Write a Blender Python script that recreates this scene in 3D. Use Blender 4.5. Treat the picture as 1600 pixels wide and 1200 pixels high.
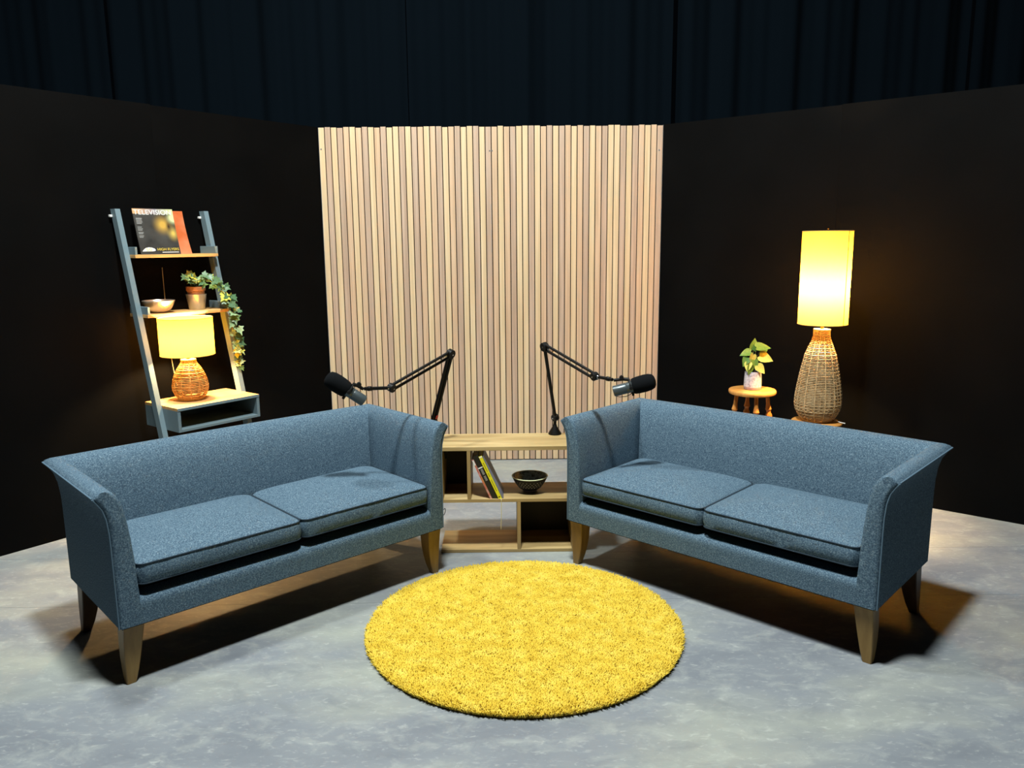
import bpy, bmesh, math, random
import numpy as np
from mathutils import Vector, Matrix
random.seed(7); rng = np.random.default_rng(7)
for o in list(bpy.data.objects): bpy.data.objects.remove(o)
sc = bpy.context.scene; col = sc.collection
PI = math.pi

# ------------------------------------------------------------ camera
cd = bpy.data.cameras.new('camera'); cam = bpy.data.objects.new('camera', cd); col.objects.link(cam)
cd.sensor_width = 36.0; cd.lens = 1232.14 / 1600 * 36.0; cd.clip_start = 0.05
def cam_matrix():
    p, r, yaw = 0.1783, -0.0094, 0.0094
    fw = Vector((math.sin(yaw)*math.cos(p), math.cos(yaw)*math.cos(p), -math.sin(p)))
    rt = Vector((math.cos(yaw), -math.sin(yaw), 0)); up = rt.cross(fw)
    rt2 = rt*math.cos(r) + up*math.sin(r); up2 = -rt*math.sin(r) + up*math.cos(r)
    m = Matrix((rt2, up2, -fw)).transposed().to_4x4(); m.translation = (0.0766, -5.8079, 1.6325)
    return m
cam.matrix_world = cam_matrix(); sc.camera = cam

# ------------------------------------------------------------ world, light, exposure
w = bpy.data.worlds.new('studio_dark'); sc.world = w; w.use_nodes = True
w.node_tree.nodes['Background'].inputs[0].default_value = (0.5, 0.7, 1.0, 1); w.node_tree.nodes['Background'].inputs[1].default_value = 0.0015
def area(name, loc, target, size, power, colr):
    l = bpy.data.lights.new(name, 'AREA'); l.shape = 'DISK'; l.size = size; l.energy = power; l.color = colr
    o = bpy.data.objects.new(name, l); col.objects.link(o); o.location = loc
    o.rotation_euler = (Vector(target) - Vector(loc)).to_track_quat('-Z', 'Y').to_euler(); return o
area('studio_light', (-0.10, -3.75, 6.2), (0.05, -1.9, 0.6), 0.55, 560, (0.94, 1.0, 0.98))
area('studio_light', (-1.90, -2.45, 5.9), (-0.3, -2.0, 0.5), 0.45, 190, (0.94, 1.0, 0.98))
sc.view_settings.view_transform = 'Standard'; sc.view_settings.look = 'None'
sc.view_settings.exposure = 0.0; sc.view_settings.gamma = 1.0; sc.view_settings.use_curve_mapping = False

# ------------------------------------------------------------ helpers
def lin(h):
    h = h.lstrip('#'); c = [int(h[i:i+2], 16)/255 for i in (0, 2, 4)]
    return tuple(x/12.92 if x <= .04045 else ((x+.055)/1.055)**2.4 for x in c) + (1,)
def mat(name, colr='#808080', rough=.6, metal=0, spec=.5, sheen=0, noise=None, bump=None, coat=0):
    """noise = (scale xyz, detail, [(pos, hex), ...]); bump = (scale xyz, strength)"""
    m = bpy.data.materials.new(name); m.use_nodes = True; nt = m.node_tree; b = nt.nodes['Principled BSDF']
    b.inputs['Base Color'].default_value = lin(colr); b.inputs['Roughness'].default_value = rough
    b.inputs['Metallic'].default_value = metal; b.inputs['Specular IOR Level'].default_value = spec
    b.inputs['Coat Weight'].default_value = coat
    if sheen: b.inputs['Sheen Weight'].default_value = sheen; b.inputs['Sheen Roughness'].default_value = .5
    if noise or bump:
        tc = nt.nodes.new('ShaderNodeTexCoord'); oi = nt.nodes.new('ShaderNodeObjectInfo')
        ad = nt.nodes.new('ShaderNodeVectorMath'); ad.operation = 'MULTIPLY_ADD'
        cx = nt.nodes.new('ShaderNodeCombineXYZ')
        for i in range(3): nt.links.new(oi.outputs['Random'], cx.inputs[i])
        nt.links.new(cx.outputs[0], ad.inputs[0]); ad.inputs[1].default_value = (7.3, 11.7, 5.1); nt.links.new(tc.outputs['Object'], ad.inputs[2])
        def nz(scale, detail):
            mp = nt.nodes.new('ShaderNodeMapping'); mp.inputs['Scale'].default_value = scale
            n = nt.nodes.new('ShaderNodeTexNoise'); n.inputs['Scale'].default_value = 1; n.inputs['Detail'].default_value = detail
            nt.links.new(ad.outputs[0], mp.inputs[0]); nt.links.new(mp.outputs[0], n.inputs['Vector']); return n
        if noise:
            n = nz(noise[0], noise[1]); r = nt.nodes.new('ShaderNodeValToRGB'); e = r.color_ramp.elements
            while len(e) < len(noise[2]): e.new(.5)
            for el, (p, h) in zip(e, noise[2]): el.position = p; el.color = lin(h)
            nt.links.new(n.outputs['Fac'], r.inputs[0]); nt.links.new(r.outputs[0], b.inputs['Base Color'])
        if bump:
            n = nz(bump[0], 3); bp = nt.nodes.new('ShaderNodeBump'); bp.inputs['Strength'].default_value = bump[1]; bp.inputs['Distance'].default_value = .004
            nt.links.new(n.outputs['Fac'], bp.inputs['Height']); nt.links.new(bp.outputs[0], b.inputs['Normal'])
    return m
class G:
    """collects vertices and faces of one mesh"""
    def __init__(s): s.v = []; s.f = []
    def add(s, v, f):
        k = len(s.v); s.v += [tuple(p) for p in v]; s.f += [tuple(i+k for i in q) for q in f]; return s
    def box(s, x0, x1, y0, y1, z0, z1, bev=0.0):
        bm = bmesh.new(); bmesh.ops.create_cube(bm, size=1)
        for q in bm.verts: q.co = Vector(((x0+x1)/2 + q.co.x*(x1-x0), (y0+y1)/2 + q.co.y*(y1-y0), (z0+z1)/2 + q.co.z*(z1-z0)))
        if bev: bmesh.ops.bevel(bm, geom=bm.edges[:], offset=bev, segments=2, affect='EDGES', profile=.6)
        bm.verts.index_update(); s.add([q.co[:] for q in bm.verts], [[q.index for q in f.verts] for f in bm.faces]); bm.free(); return s
    def loft(s, rings, closed=True, cap=(True, True)):
        n = len(rings[0]); v = [p for r in rings for p in r]; f = []
        for a in range(len(rings)-1):
            for i in range(n if closed else n-1):
                j = (i+1) % n; f.append((a*n+i, a*n+j, (a+1)*n+j, (a+1)*n+i))
        if cap[0]: f.append(tuple(range(n-1, -1, -1)))
        if cap[1]: f.append(tuple((len(rings)-1)*n + i for i in range(n)))
        return s.add(v, f)
    def lathe(s, prof, n=40, c=(0, 0, 0), cap=(False, False)):
        return s.loft([[(c[0]+r*math.cos(2*PI*i/n), c[1]+r*math.sin(2*PI*i/n), c[2]+z) for i in range(n)] for r, z in prof], True, cap)
    def tube(s, pts, rad, n=8, closed=False, cap=True):
        pts = [Vector(p) for p in pts]; N = len(pts); rads = rad if hasattr(rad, '__len__') else [rad]*N
        tan = []
        for i in range(N):
            a = pts[(i-1) % N] if (closed or i > 0) else pts[i]; b = pts[(i+1) % N] if (closed or i < N-1) else pts[i]
            tan.append((b-a).normalized())
        ref = Vector((0, 0, 1)) if abs(tan[0].z) < .9 else Vector((1, 0, 0)); nrm = (ref - tan[0]*ref.dot(tan[0])).normalized(); rings = []
        for i in range(N):
            nrm = (nrm - tan[i]*nrm.dot(tan[i])).normalized(); bn = tan[i].cross(nrm)
            rings.append([pts[i] + (nrm*math.cos(2*PI*k/n) + bn*math.sin(2*PI*k/n))*rads[i] for k in range(n)])
        if closed: rings.append(rings[0])
        return s.loft(rings, True, (cap and not closed, cap and not closed))
    def xform(s, m): s.v = [tuple(m @ Vector(p)) for p in s.v]; return s
    def obj(s, name, m, parent=None, smooth=True, loc=None, rz=None, kind=None, label=None):
        me = bpy.data.meshes.new(name); me.from_pydata(s.v, [], s.f)
        bm = bmesh.new(); bm.from_mesh(me); bmesh.ops.recalc_face_normals(bm, faces=bm.faces); bm.to_mesh(me); bm.free()
        me.materials.append(m)
        if smooth:
            me.polygons.foreach_set('use_smooth', [True]*len(me.polygons))
            try: me.set_sharp_from_angle(angle=math.radians(38))
            except Exception: pass
        return link(name, me, parent, loc, rz, kind, label)
def link(name, me, parent=None, loc=None, rz=None, kind=None, label=None):
    o = bpy.data.objects.new(name, me); col.objects.link(o)
    if parent: o.parent = parent
    if loc is not None: o.location = loc
    if rz is not None: o.rotation_euler = (0, 0, rz)
    if kind: o['kind'] = kind
    if label: o['label'] = label
    return o
def thing(name, label, cat, loc, rz=0, group=None):
    o = bpy.data.objects.new(name, None); col.objects.link(o); o.location = loc; o.rotation_euler = (0, 0, rz); o.empty_display_size = .1
    return tag(o, label, cat, group)
def tag(o, label, cat, group=None):
    o['label'] = label; o['category'] = cat
    if group: o['group'] = group
    return o
def text_mesh(body, size, width=None):
    c = bpy.data.curves.new('lettering', 'FONT'); c.body = body; c.size = size; c.extrude = .0003; c.align_x = 'LEFT'
    t = bpy.data.objects.new('lettering', c); col.objects.link(t); bpy.context.view_layer.update()
    me = bpy.data.meshes.new_from_object(t.evaluated_get(bpy.context.evaluated_depsgraph_get())); bpy.data.objects.remove(t)
    if width:
        xs = [v.co.x for v in me.vertices]; k = width/(max(xs)-min(xs)); x0 = min(xs)
        for v in me.vertices: v.co.x = (v.co.x-x0)*k
    return me
# wall frames: t runs along the wall from its joint with the slatted flat, n out into the room
AL, AR = 0.9027, 0.6887
TL = Vector((-math.cos(AL), -math.sin(AL), 0)); NL = Vector((math.sin(AL), -math.cos(AL), 0)); RL = math.atan2(TL.y, TL.x)
TR = Vector((math.cos(AR), -math.sin(AR), 0)); NR = Vector((-math.sin(AR), -math.cos(AR), 0)); RR = math.atan2(TR.y, TR.x)
def WL(t, n, z): return Vector((-1.22, 0, z)) + TL*t + NL*n
def WR(t, n, z): return Vector((1.22, 0, z)) + TR*t + NR*n

# ------------------------------------------------------------ materials
def floor_material():
    m = mat('vinyl_concrete_look', rough=.55, spec=.35, noise=((1.1, 2.2, 1), 9, [(.30, '#6c7178'), (.46, '#7a7f84'), (.56, '#868a88'), (.70, '#94988f')]))
    nt = m.node_tree; b = nt.nodes['Principled BSDF']; src = b.inputs['Base Color'].links[0].from_socket
    for nd in nt.nodes:
        if nd.type == 'OBJECT_INFO':
            for l in list(nt.links):
                if l.from_node == nd: nt.links.remove(l)
    tc = [n for n in nt.nodes if n.type == 'TEX_COORD'][0]
    for scale, lo, hi, c, amt in (((7, 11, 1), .50, .80, '#aaaea6', .6), ((26, 60, 1), .56, .74, '#bcbfb8', .45), ((4, 7, 1), .50, .80, '#5e636b', .55)):
        mp = nt.nodes.new('ShaderNodeMapping'); mp.inputs['Scale'].default_value = scale; mp.inputs['Rotation'].default_value = (0, 0, .25); nt.links.new(tc.outputs['Object'], mp.inputs[0])
        n = nt.nodes.new('ShaderNodeTexNoise'); n.inputs['Scale'].default_value = 1; n.inputs['Detail'].default_value = 6; n.inputs['Roughness'].default_value = .65; n.inputs['Distortion'].default_value = .6
        nt.links.new(mp.outputs[0], n.inputs['Vector'])
        mr = nt.nodes.new('ShaderNodeMapRange'); mr.inputs[1].default_value = lo; mr.inputs[2].default_value = hi; mr.inputs[4].default_value = amt; nt.links.new(n.outputs['Fac'], mr.inputs[0])
        mx = nt.nodes.new('ShaderNodeMix'); mx.data_type = 'RGBA'; nt.links.new(mr.outputs[0], mx.inputs[0]); nt.links.new(src, mx.inputs[6]); mx.inputs[7].default_value = lin(c); src = mx.outputs[2]
    nt.links.new(src, b.inputs['Base Color']); return m
M_floor = floor_material()
M_under = mat('subfloor', '#6a6e70', .9)
M_black = mat('black_painted_board', '#060606', .7, spec=.05, noise=((3, 3, 3), 5, [(.3, '#040404'), (.7, '#070707')]))
M_edge = mat('raw_board_edge', '#8d8d8a', .8)
M_backing = mat('dark_groove_backing', '#241812', .9, spec=.1)
def wood(name, a, b_, c, scale, rough=.55): return mat(name, a, rough, spec=.3, noise=(scale, 6, [(.32, a), (.52, b_), (.7, c)]))
M_slat = {'L': wood('pale_oak_slat', '#c9b08a', '#d2b994', '#d9c4a0', (60, 60, 1.6)), 'T': wood('tan_oak_slat', '#bd9f80', '#c9ab8c', '#d0b597', (60, 60, 1.6)),
          'B': wood('brown_oak_slat', '#ab927c', '#b79e88', '#c1a994', (60, 60, 1.6))}
M_oak = wood('oak_veneer_along', '#8a744c', '#a48c5e', '#bba476', (1.8, 14, 30))
M_oak_v = wood('oak_veneer_upright', '#7c6642', '#947b50', '#a58d60', (14, 14, 1.8))
M_oakshade = wood('shade_darkened_backboard', '#1a140d', '#211910', '#281f14', (14, 14, 1.8))  # dark wood, coloured darker still to paint in the shade of the closed cells
M_fabric = mat('heathered_blue_wool', '#4f6678', .9, spec=.15, noise=((210, 210, 210), 4, [(.32, '#364757'), (.47, '#4a5f6f'), (.56, '#566c7b'), (.70, '#768995')]), bump=((320, 320, 320), .25))
M_pipe = mat('dark_blue_piping', '#27333d', .85, spec=.15)
M_pipe2 = mat('slate_blue_piping', '#566c7c', .85, spec=.15)
M_cover_shade = mat('dust_cover_and_deck_shade', '#0d0e10', .95)  # black underside cover; also paints the shaded seat deck
M_leg = wood('varnished_beech_leg', '#6e5530', '#7f6438', '#8c7244', (25, 25, 4), .4)
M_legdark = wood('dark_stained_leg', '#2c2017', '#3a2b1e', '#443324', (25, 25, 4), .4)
M_rug = mat('mustard_wool_pile', '#e0b020', .95, spec=.05, noise=((16, 16, 16), 6, [(.3, '#cbab38'), (.5, '#d8bb46'), (.7, '#e0c758')]))
M_rugbase = mat('rug_backing', '#6b5412', .95)
M_bk = mat('black_anodised_metal', '#070707', .5, metal=.0, spec=.3)
M_bkmatte = mat('matte_black_plastic', '#0a0a0a', .6, spec=.3)
M_chrome = mat('polished_steel', '#c8c8c8', .2, metal=1)
M_foam = mat('black_foam', '#101214', .97, spec=.08, bump=((500, 500, 500), .5))
M_mic = mat('grey_enamel', '#4a5356', .33, metal=.35, spec=.5)
M_red = mat('red_label', '#c8362c', .5)
M_white = mat('white_print', '#e8e6e0', .6)
M_lgrey = mat('grey_print', '#8f8f8c', .6)
M_frame = mat('blue_grey_painted_wood', '#6c7f86', .5, spec=.35)
M_shelfwood = wood('ladder_shelf_ash', '#b98d55', '#c99d63', '#d5ad74', (3, 20, 30))
M_rattan = mat('rattan', '#c08c48', .55, spec=.3, noise=((40, 40, 40), 3, [(.3, '#a87838'), (.7, '#cda05c')]))
M_rattan2 = mat('pale_rattan', '#c0a070', .55, spec=.3, noise=((40, 40, 40), 3, [(.3, '#a5855a'), (.7, '#cdb084')]))
M_brass = mat('brass', '#c89b3c', .3, metal=1)
M_cord = mat('clear_cord', '#b59a6c', .4)
M_pine = wood('orange_pine', '#b97b36', '#cc8f48', '#d89e58', (6, 25, 6), .35)
M_pinel = wood('orange_pine_turned', '#a9682c', '#bb7a38', '#c98a48', (25, 25, 5), .35)
M_copper = mat('terracotta_copper_glaze', '#a5714a', .35, metal=.25)
M_zinc = mat('brushed_zinc', '#c2bdb5', .36, metal=.75)
M_soil = mat('soil', '#1c140e', .95)
M_bowlwhite = mat('polished_pale_metal', '#e4d2c2', .3, spec=.6, metal=.85)
M_bowlblk = mat('indigo_black_glaze', '#0d0f1a', .5, spec=.25)
M_bowlin = mat('slate_swirl_glaze', '#39444c', .35, noise=((30, 55, 30), 4, [(.38, '#333f47'), (.5, '#8799a3'), (.62, '#4c5b64')]))
M_bowlrim = mat('pale_glaze_rim', '#d6dcb8', .35)
M_bowlbase = mat('bare_stoneware', '#5b4c50', .7)
M_speck = mat('speckled_stoneware', '#b9b6bd', .7, noise=((90, 90, 90), 3, [(.3, '#85848e'), (.5, '#b8b5bc'), (.7, '#cfccd0')]))
M_speckb = mat('bare_clay_band', '#9a7f76', .8)
def leafmat(n, a, b_, c, sc_=60): return mat(n, b_, .42, spec=.4, noise=((sc_, sc_, sc_), 3, [(.35, a), (.5, b_), (.65, c)]))
M_leaf = [leafmat('ivy_green', '#24452c', '#3f6a43', '#7d9a74'), leafmat('ivy_pale', '#4c7a4a', '#8aa877', '#c6cf9f'), leafmat('ivy_yellow', '#8d9a2e', '#c3bf45', '#dcd77a')]
M_poth = [leafmat('pothos_green', '#2d5426', '#4d7a33', '#8aa548', 35), leafmat('pothos_yellow', '#a8b03a', '#d5cf5e', '#ece79a', 35)]
M_stem = mat('plant_stem', '#5c5a2c', .6)
M_curtain = mat('navy_black_drape', '#050c12', .95, spec=.05)
M_clothband = mat('black_gap', '#050505', .95)
def shade_material(name, diff, trans):
    m = bpy.data.materials.new(name); m.use_nodes = True; nt = m.node_tree; nt.nodes.remove(nt.nodes['Principled BSDF']); out = nt.nodes['Material Output']
    d = nt.nodes.new('ShaderNodeBsdfDiffuse'); d.inputs[0].default_value = diff; t = nt.nodes.new('ShaderNodeBsdfTranslucent'); t.inputs[0].default_value = trans
    tc = nt.nodes.new('ShaderNodeTexCoord'); n = nt.nodes.new('ShaderNodeTexNoise'); mp = nt.nodes.new('ShaderNodeMapping'); mp.inputs['Scale'].default_value = (160, 160, 40)
    nt.links.new(tc.outputs['Object'], mp.inputs[0]); nt.links.new(mp.outputs[0], n.inputs['Vector']); n.inputs['Scale'].default_value = 1
    mr = nt.nodes.new('ShaderNodeMapRange'); mr.inputs[3].default_value = .45; mr.inputs[4].default_value = .6; nt.links.new(n.outputs['Fac'], mr.inputs[0])
    mx = nt.nodes.new('ShaderNodeMixShader'); nt.links.new(mr.outputs[0], mx.inputs[0]); nt.links.new(d.outputs[0], mx.inputs[1]); nt.links.new(t.outputs[0], mx.inputs[2]); nt.links.new(mx.outputs[0], out.inputs[0]); return m
M_shade = shade_material('cream_linen_shade', (.34, .23, .07, 1), (.33, .205, .026, 1))

# ------------------------------------------------------------ the setting: floor, flats, drapes
base = G().box(-7, 7, -8, 3.2, -.05, -.004).obj('floor', M_under, smooth=False, kind='structure')
for y0, y1 in ((-8, -2.4007), (-2.3993, -1.8307), (-1.8293, 3.2)):
    G().box(-7, 7, y0, y1, -.004, 0).obj('vinyl_sheet', M_floor, base, False)
# slatted flat, 2.44 m square: two boards, 28 slats each
bk = G().box(-1.22, 1.22, .010, .03, 0, 2.438).obj('wall_back', M_backing, smooth=False, kind='structure')
for x in (-1.221, 1.219): G().box(x, x+.002, .004, .03, 0, 2.438).obj('board_edge', M_edge, bk, False)
seqL = ['LTBLLBLBTLTB'[(i+4) % 12] for i in range(28)]; seqR = list('T' + 'LTBLLBL' + 'TBLBTLTB' + 'LTBLLBLBTLTB')
pitch = 2.44/56; slat_me = {}
for k, c in enumerate(seqL+seqR):
    v = random.randrange(3)
    if (c, v) not in slat_me:
        top = 2.44 - (.0, .003, .006)[v]; hw = pitch/2 - .0032
        o = G().box(-hw, hw, -.004, .010, .006, top, .001).obj('slat', M_slat[c], bk, False); slat_me[(c, v)] = o.data
    else: o = link('slat', slat_me[(c, v)], bk)
    o.location = (-1.22 + pitch*(k+.5), 0, 0)
for z0, z1 in ((1.56, 1.72), (1.76, 1.90)): G().box(-.0085, -.0060, -.0050, -.0038, z0, z1).obj('torn_paper_edge', M_edge, bk, False)
for x, z in ((-1.205, 2.29), (-.012, 2.27), (.004, 2.27), (1.195, 2.265)): G().tube([(x, -.0055, z), (x, -.0035, z)], [.005, .006], 12).obj('screw_head', M_under, bk)
# black flats left and right, boards of 1.22 m
for side, W_, rot, nm in ((-1, WL, RL, 'wall_left'), (1, WR, RR, 'wall_right')):
    s = side
    root = G().box(0, 3.66, min(s*.02, s*.055), max(s*.02, s*.055), 0, 2.42).obj(nm, M_black, None, False, W_(0, 0, 0) + Vector((s*.004, 0, 0)), rot, 'structure')
    for i in range(3):
        G().box(i*1.22+.0002, (i+1)*1.22-.0002, min(s*.02, 0), max(s*.02, 0), 0, 2.44 + (.0, .004, -.003)[i]).obj('board', M_black, root, False)
# drapes behind the flats
def curtain(x0, x1, y, label, seed, shift=0):
    r = random.Random(seed); n = int((x1-x0)/.012); ph = [r.uniform(0, 6.28) for _ in range(4)]; g = G(); rows = []
    ws = [(.46, .028), (.27, .016), (.13, .006), (1.1, .03)]
    for z in (0, 1.5, 3, 4.2, 5.2):
        row = []
        for i in range(n+1):
            x = x0 + (x1-x0)*i/n; d = sum(a*math.sin(2*PI*x/wl + p + z*.10*(j-1)) for j, ((wl, a), p) in enumerate(zip(ws, ph)))
            row.append((x, y + d*(.75 + .05*z), z))
        rows.append(row)
    back = [[(p[0], p[1]+.006, p[2]) for p in rw] for rw in rows]
    g.loft(rows, False, (False, False)); g.loft(back, False, (False, False))
    tag(g.obj('curtain', M_curtain), label, 'curtain', 'black drapes hung behind the set')
curtain(-6.6, -3.35, 1.5, 'black drape hanging behind the far left of the set', 1)
curtain(-3.34, -.76, 1.55, 'black drape with gathered folds above the left flat joint', 2)
curtain(-.75, 1.6, 1.6, 'navy black drape hanging above the middle of the slatted panel', 3)
curtain(1.61, 4.2, 1.5, 'black drape hanging behind the right flat beside the slatted panel', 4)
curtain(4.21, 6.8, 1.5, 'black drape hanging behind the far right of the set', 5)

# ------------------------------------------------------------ rug
def rug():
    R = .672; root = thing('round_rug', 'round mustard yellow shaggy rug on the grey floor between the sofas', 'rug', (.148, -2.654, .0005))
    G().lathe([(0.001, 0), (R-.012, 0), (R-.004, .004), (R-.006, .010), (0.001, .012)], 96).obj('rug_backing', M_rugbase, root)
    N = 95000; a = rng.uniform(0, 2*PI, N); r = (R-.004)*np.sqrt(rng.uniform(0, 1, N)); x, y = r*np.cos(a), r*np.sin(a)
    cl = np.sin(x*61 + 2*np.sin(y*47)) + np.sin(y*73 + 2*np.sin(x*53)) + np.sin((x+y)*113)*.6
    h = .022 + .004*rng.uniform(-1, 1, N) + .0009*cl; la = rng.uniform(0, 2*PI, N) + .5*cl; ll = rng.uniform(.003, .010, N)
    dx, dy = ll*np.cos(la), ll*np.sin(la); out = np.clip((r-(R-.05))/.05, 0, 1)*.010; dx += out*np.cos(a); dy += out*np.sin(a)
    rad = rng.uniform(.0022, .0036, N); ro = rng.uniform(0, 2*PI, N); V = np.zeros((N, 7, 3))
    for k in range(3):
        t = ro + k*2*PI/3
        V[:, k] = np.stack([x+rad*np.cos(t), y+rad*np.sin(t), np.full(N, .006)], 1)
        V[:, 3+k] = np.stack([x+dx*.45+rad*1.0*np.cos(t), y+dy*.45+rad*1.0*np.sin(t), h*.72], 1)
    V[:, 6] = np.stack([x+dx, y+dy, h], 1)
    fa = np.array([[0, 1, 4], [0, 4, 3], [1, 2, 5], [1, 5, 4], [2, 0, 3], [2, 3, 5], [3, 4, 6], [4, 5, 6], [5, 3, 6]])
    F = (fa[None] + (np.arange(N)*7)[:, None, None]).reshape(-1, 3)
    me = bpy.data.meshes.new('pile'); me.vertices.add(N*7); me.vertices.foreach_set('co', V.reshape(-1))
    nf = len(F); me.loops.add(nf*3); me.loops.foreach_set('vertex_index', F.reshape(-1)); me.polygons.add(nf)
    me.polygons.foreach_set('loop_start', np.arange(nf)*3); me.polygons.foreach_set('loop_total', np.full(nf, 3)); me.polygons.foreach_set('use_smooth', np.ones(nf, bool))
    me.update(); me.validate(); me.materials.append(M_rug); link('pile', me, root, kind='stuff')
rug()

# ------------------------------------------------------------ sofas
SW, SD, SH = 1.512, .643, .24
ZS = [.24, .40, .56, .61, .665, .705, .732, .749, .760, .769, .772, .765, .747, .718, .678, .628, .56, .48, .36, .24]
D_ARM = [0, 0, 0, .001, .006, .016, .032, .0445, .037, .021, .001, -.018, -.034, -.047, -.057, -.065, -.072, -.076, -.078, -.078]
D_BACK = [0, 0, .002, .004, .010, .020, .036, .048, .041, .022, -.002, -.028, -.050, -.069, -.085, -.098, -.110, -.119, -.126, -.128]
def shrink(sec, k):
    """draw a section towards its own middle line; point i faces point n-1-i"""
    n = len(sec); out = []
    for i, (a, b) in enumerate(sec):
        c, d = sec[n-1-i] if i not in (7, 8) else sec[12]
        kk = 0 if i >= 18 else k*.4 if i == 17 else k
        out.append((a + ((a+c)/2-a)*kk, b + ((b+d)/2-b)*k*(1 if 4 < i < 14 else 0)))
    return out
def sofa(origin, th, label):
    c, s = math.cos(th), math.sin(th); ctr = (SW/2, SD/2)
    loc = (origin[0]+ctr[0]*c-ctr[1]*s, origin[1]+ctr[0]*s+ctr[1]*c, 0)
    root = thing('two_seat_sofa', label, 'sofa', loc, th, 'blue two seat sofas')
    T = lambda p: (p[0]-ctr[0], p[1]-ctr[1], p[2])
    n = len(ZS); secA = list(zip(D_ARM, ZS))
    for sd in (-1, 1):                                          # the arms
        X = (lambda d: -d) if sd < 0 else (lambda d: SW+d)
        rings = []
        for y, ins in ((.000, .42), (.002, .22), (.007, .07), (.016, 0)):
            rings.append([T((X(d), y, z)) for d, z in shrink(secA, ins)])
        for k in range(1, 9):
            f = k/8; rings.append([T((X(D_ARM[i]), .016 + f*(SD + D_BACK[i] - .016), ZS[i])) for i in range(n)])
        G().loft(rings).obj('arm', M_fabric, root)
        G().tube([T((X(.0450), .012 + (SD+.034)*k/12, .750)) for k in range(13)], .0034, 6).obj('piping', M_pipe2, root)
        G().tube([T((X(D_ARM[i]+.001), .007, ZS[i])) for i in range(0, 8)], .003, 6).obj('piping', M_pipe2, root)
    rings = []
    for k in range(13):                                         # the back
        f = k/12; rings.append([T((-D_ARM[i] + f*(SW+2*D_ARM[i]), SD+D_BACK[i], ZS[i] + .004*math.sin(PI*f))) for i in range(n)])
    G().loft(rings).obj('backrest', M_fabric, root)
    G().tube([T((-.042 + k/12*(SW+.084), SD+.0485, .750 + .004*math.sin(PI*k/12))) for k in range(13)], .0032, 6).obj('piping', M_pipe2, root)
    # front rail with a rounded top, then the deck under the cushions
    sec = [(0.0, .24), (0.0, .30)] + [(.030-.030*math.cos(a), .315+.030*math.sin(a)) for a in (0, .4, .8, 1.2, 1.57)] + [(.09, .345), (.09, .24)]
    xs = [.077 + k*(SW-.154)/10 for k in range(11)]
    G().loft([[T((x, y, z)) for y, z in sec] for x in xs]).obj('seat_rail', M_fabric, root)
    G().box(.07-ctr[0], SW-.07-ctr[0], .085-ctr[1], SD-.10-ctr[1], .25, .384).obj('seat_deck', M_cover_shade, root, False)  # sofa fabric coloured black here, painting in the shadow of the gap
    G().box(.01-ctr[0], SW-.01-ctr[0], .012-ctr[1], SD-.005-ctr[1], .232, .241).obj('dust_cover', M_cover_shade, root, False)
    # cushions
    for j in range(2):
        x0, x1 = (.081, SW/2-.003) if j == 0 else (SW/2+.003, SW-.081); y0, y1 = .004, .522; rc = .035; zt, zb = .468, .386
        def outline(e):
            pts = []
            for cx, cy, a0 in ((x1-rc, y1-rc, 0), (x0+rc, y1-rc, PI/2), (x0+rc, y0+rc, PI), (x1-rc, y0+rc, 1.5*PI)):
                for k in range(7): pts.append((cx + (rc+e)*math.cos(a0+k*PI/12), cy + (rc+e)*math.sin(a0+k*PI/12)))
            out = []                                            # subdivide the straight runs so crown and puckers read
            for i, p in enumerate(pts):
                q = pts[(i+1) % len(pts)]; L = math.dist(p, q); m = max(1, int(L/.045)); out += [(p[0]+(q[0]-p[0])*t/m, p[1]+(q[1]-p[1])*t/m) for t in range(m)]
            return out
        o0 = outline(0); mx, my = (x0+x1)/2, (y0+y1)/2; r = random.Random(j+3); ph = [r.uniform(0, 6) for _ in o0]
        def wob(i): return .0022*math.sin(ph[i]*3) + .002*math.sin(i*.7)
        def layer(e, z, wv=0): return [(mx+(p[0]-mx)*(1+e/abs(x1-mx)) , my+(p[1]-my)*(1+e/abs(y1-my)) + wv*wob(i), z) for i, p in enumerate(o0)]
        rings = [[(mx+(p[0]-mx)*f, my+(p[1]-my)*f, zb-.0 + .001*(1-f)) for p in o0] for f in (.3, .8)]
        rings += [layer(-.006, zb), layer(0, zb+.006), layer(.004, zb+.03, 1), layer(.004, zb+.05, 1), layer(0, zt-.006), layer(-.004, zt)]
        for f in (.97, .92, .84, .72, .56, .38, .2, .06):
            rings.append([(mx+(p[0]-mx)*f, my+(p[1]-my)*f, zt + .054*(1-abs(f)**2.3) * (.82 + .18*(p[1]*f+my*(1-f)-y0)/(y1-y0)*2)) for p in o0])
        cu = G().loft([[T(p) for p in rg] for rg in rings]).obj('seat_cushion', M_fabric, root)
        for z in (zt-.002, zb+.003):
            G().tube([T((p[0], p[1], z)) for p in layer(.0005, z)], .0028, 6, True).obj('piping', M_pipe, cu)
    # legs: sabre-shaped, square, tapering to the foot
    for (ix, iy) in ((0, 0), (1, 0), (0, 1), (1, 1)):
        rings = []
        for f in (0, .2, .4, .6, .8, 1):
            z = SH*f + .0005; wd = .034 + .040*f**.8 + .005*math.sin(PI*f); ox = .014 - .002*math.sin(PI*f)
            oy = .034 - .026*f + .006*math.sin(PI*f) if iy == 0 else .010 - .020*(1-f)**1.6 + .02
            xa = ox if ix == 0 else SW-ox-wd; ya = oy if iy == 0 else SD-oy-wd
            b = .003; q = [(xa+b, ya), (xa+wd-b, ya), (xa+wd, ya+b), (xa+wd, ya+wd-b), (xa+wd-b, ya+wd), (xa+b, ya+wd), (xa, ya+wd-b), (xa, ya+b)]
            rings.append([T((x, y, z if f < 1 else SH-.006)) for x, y in q])
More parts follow.
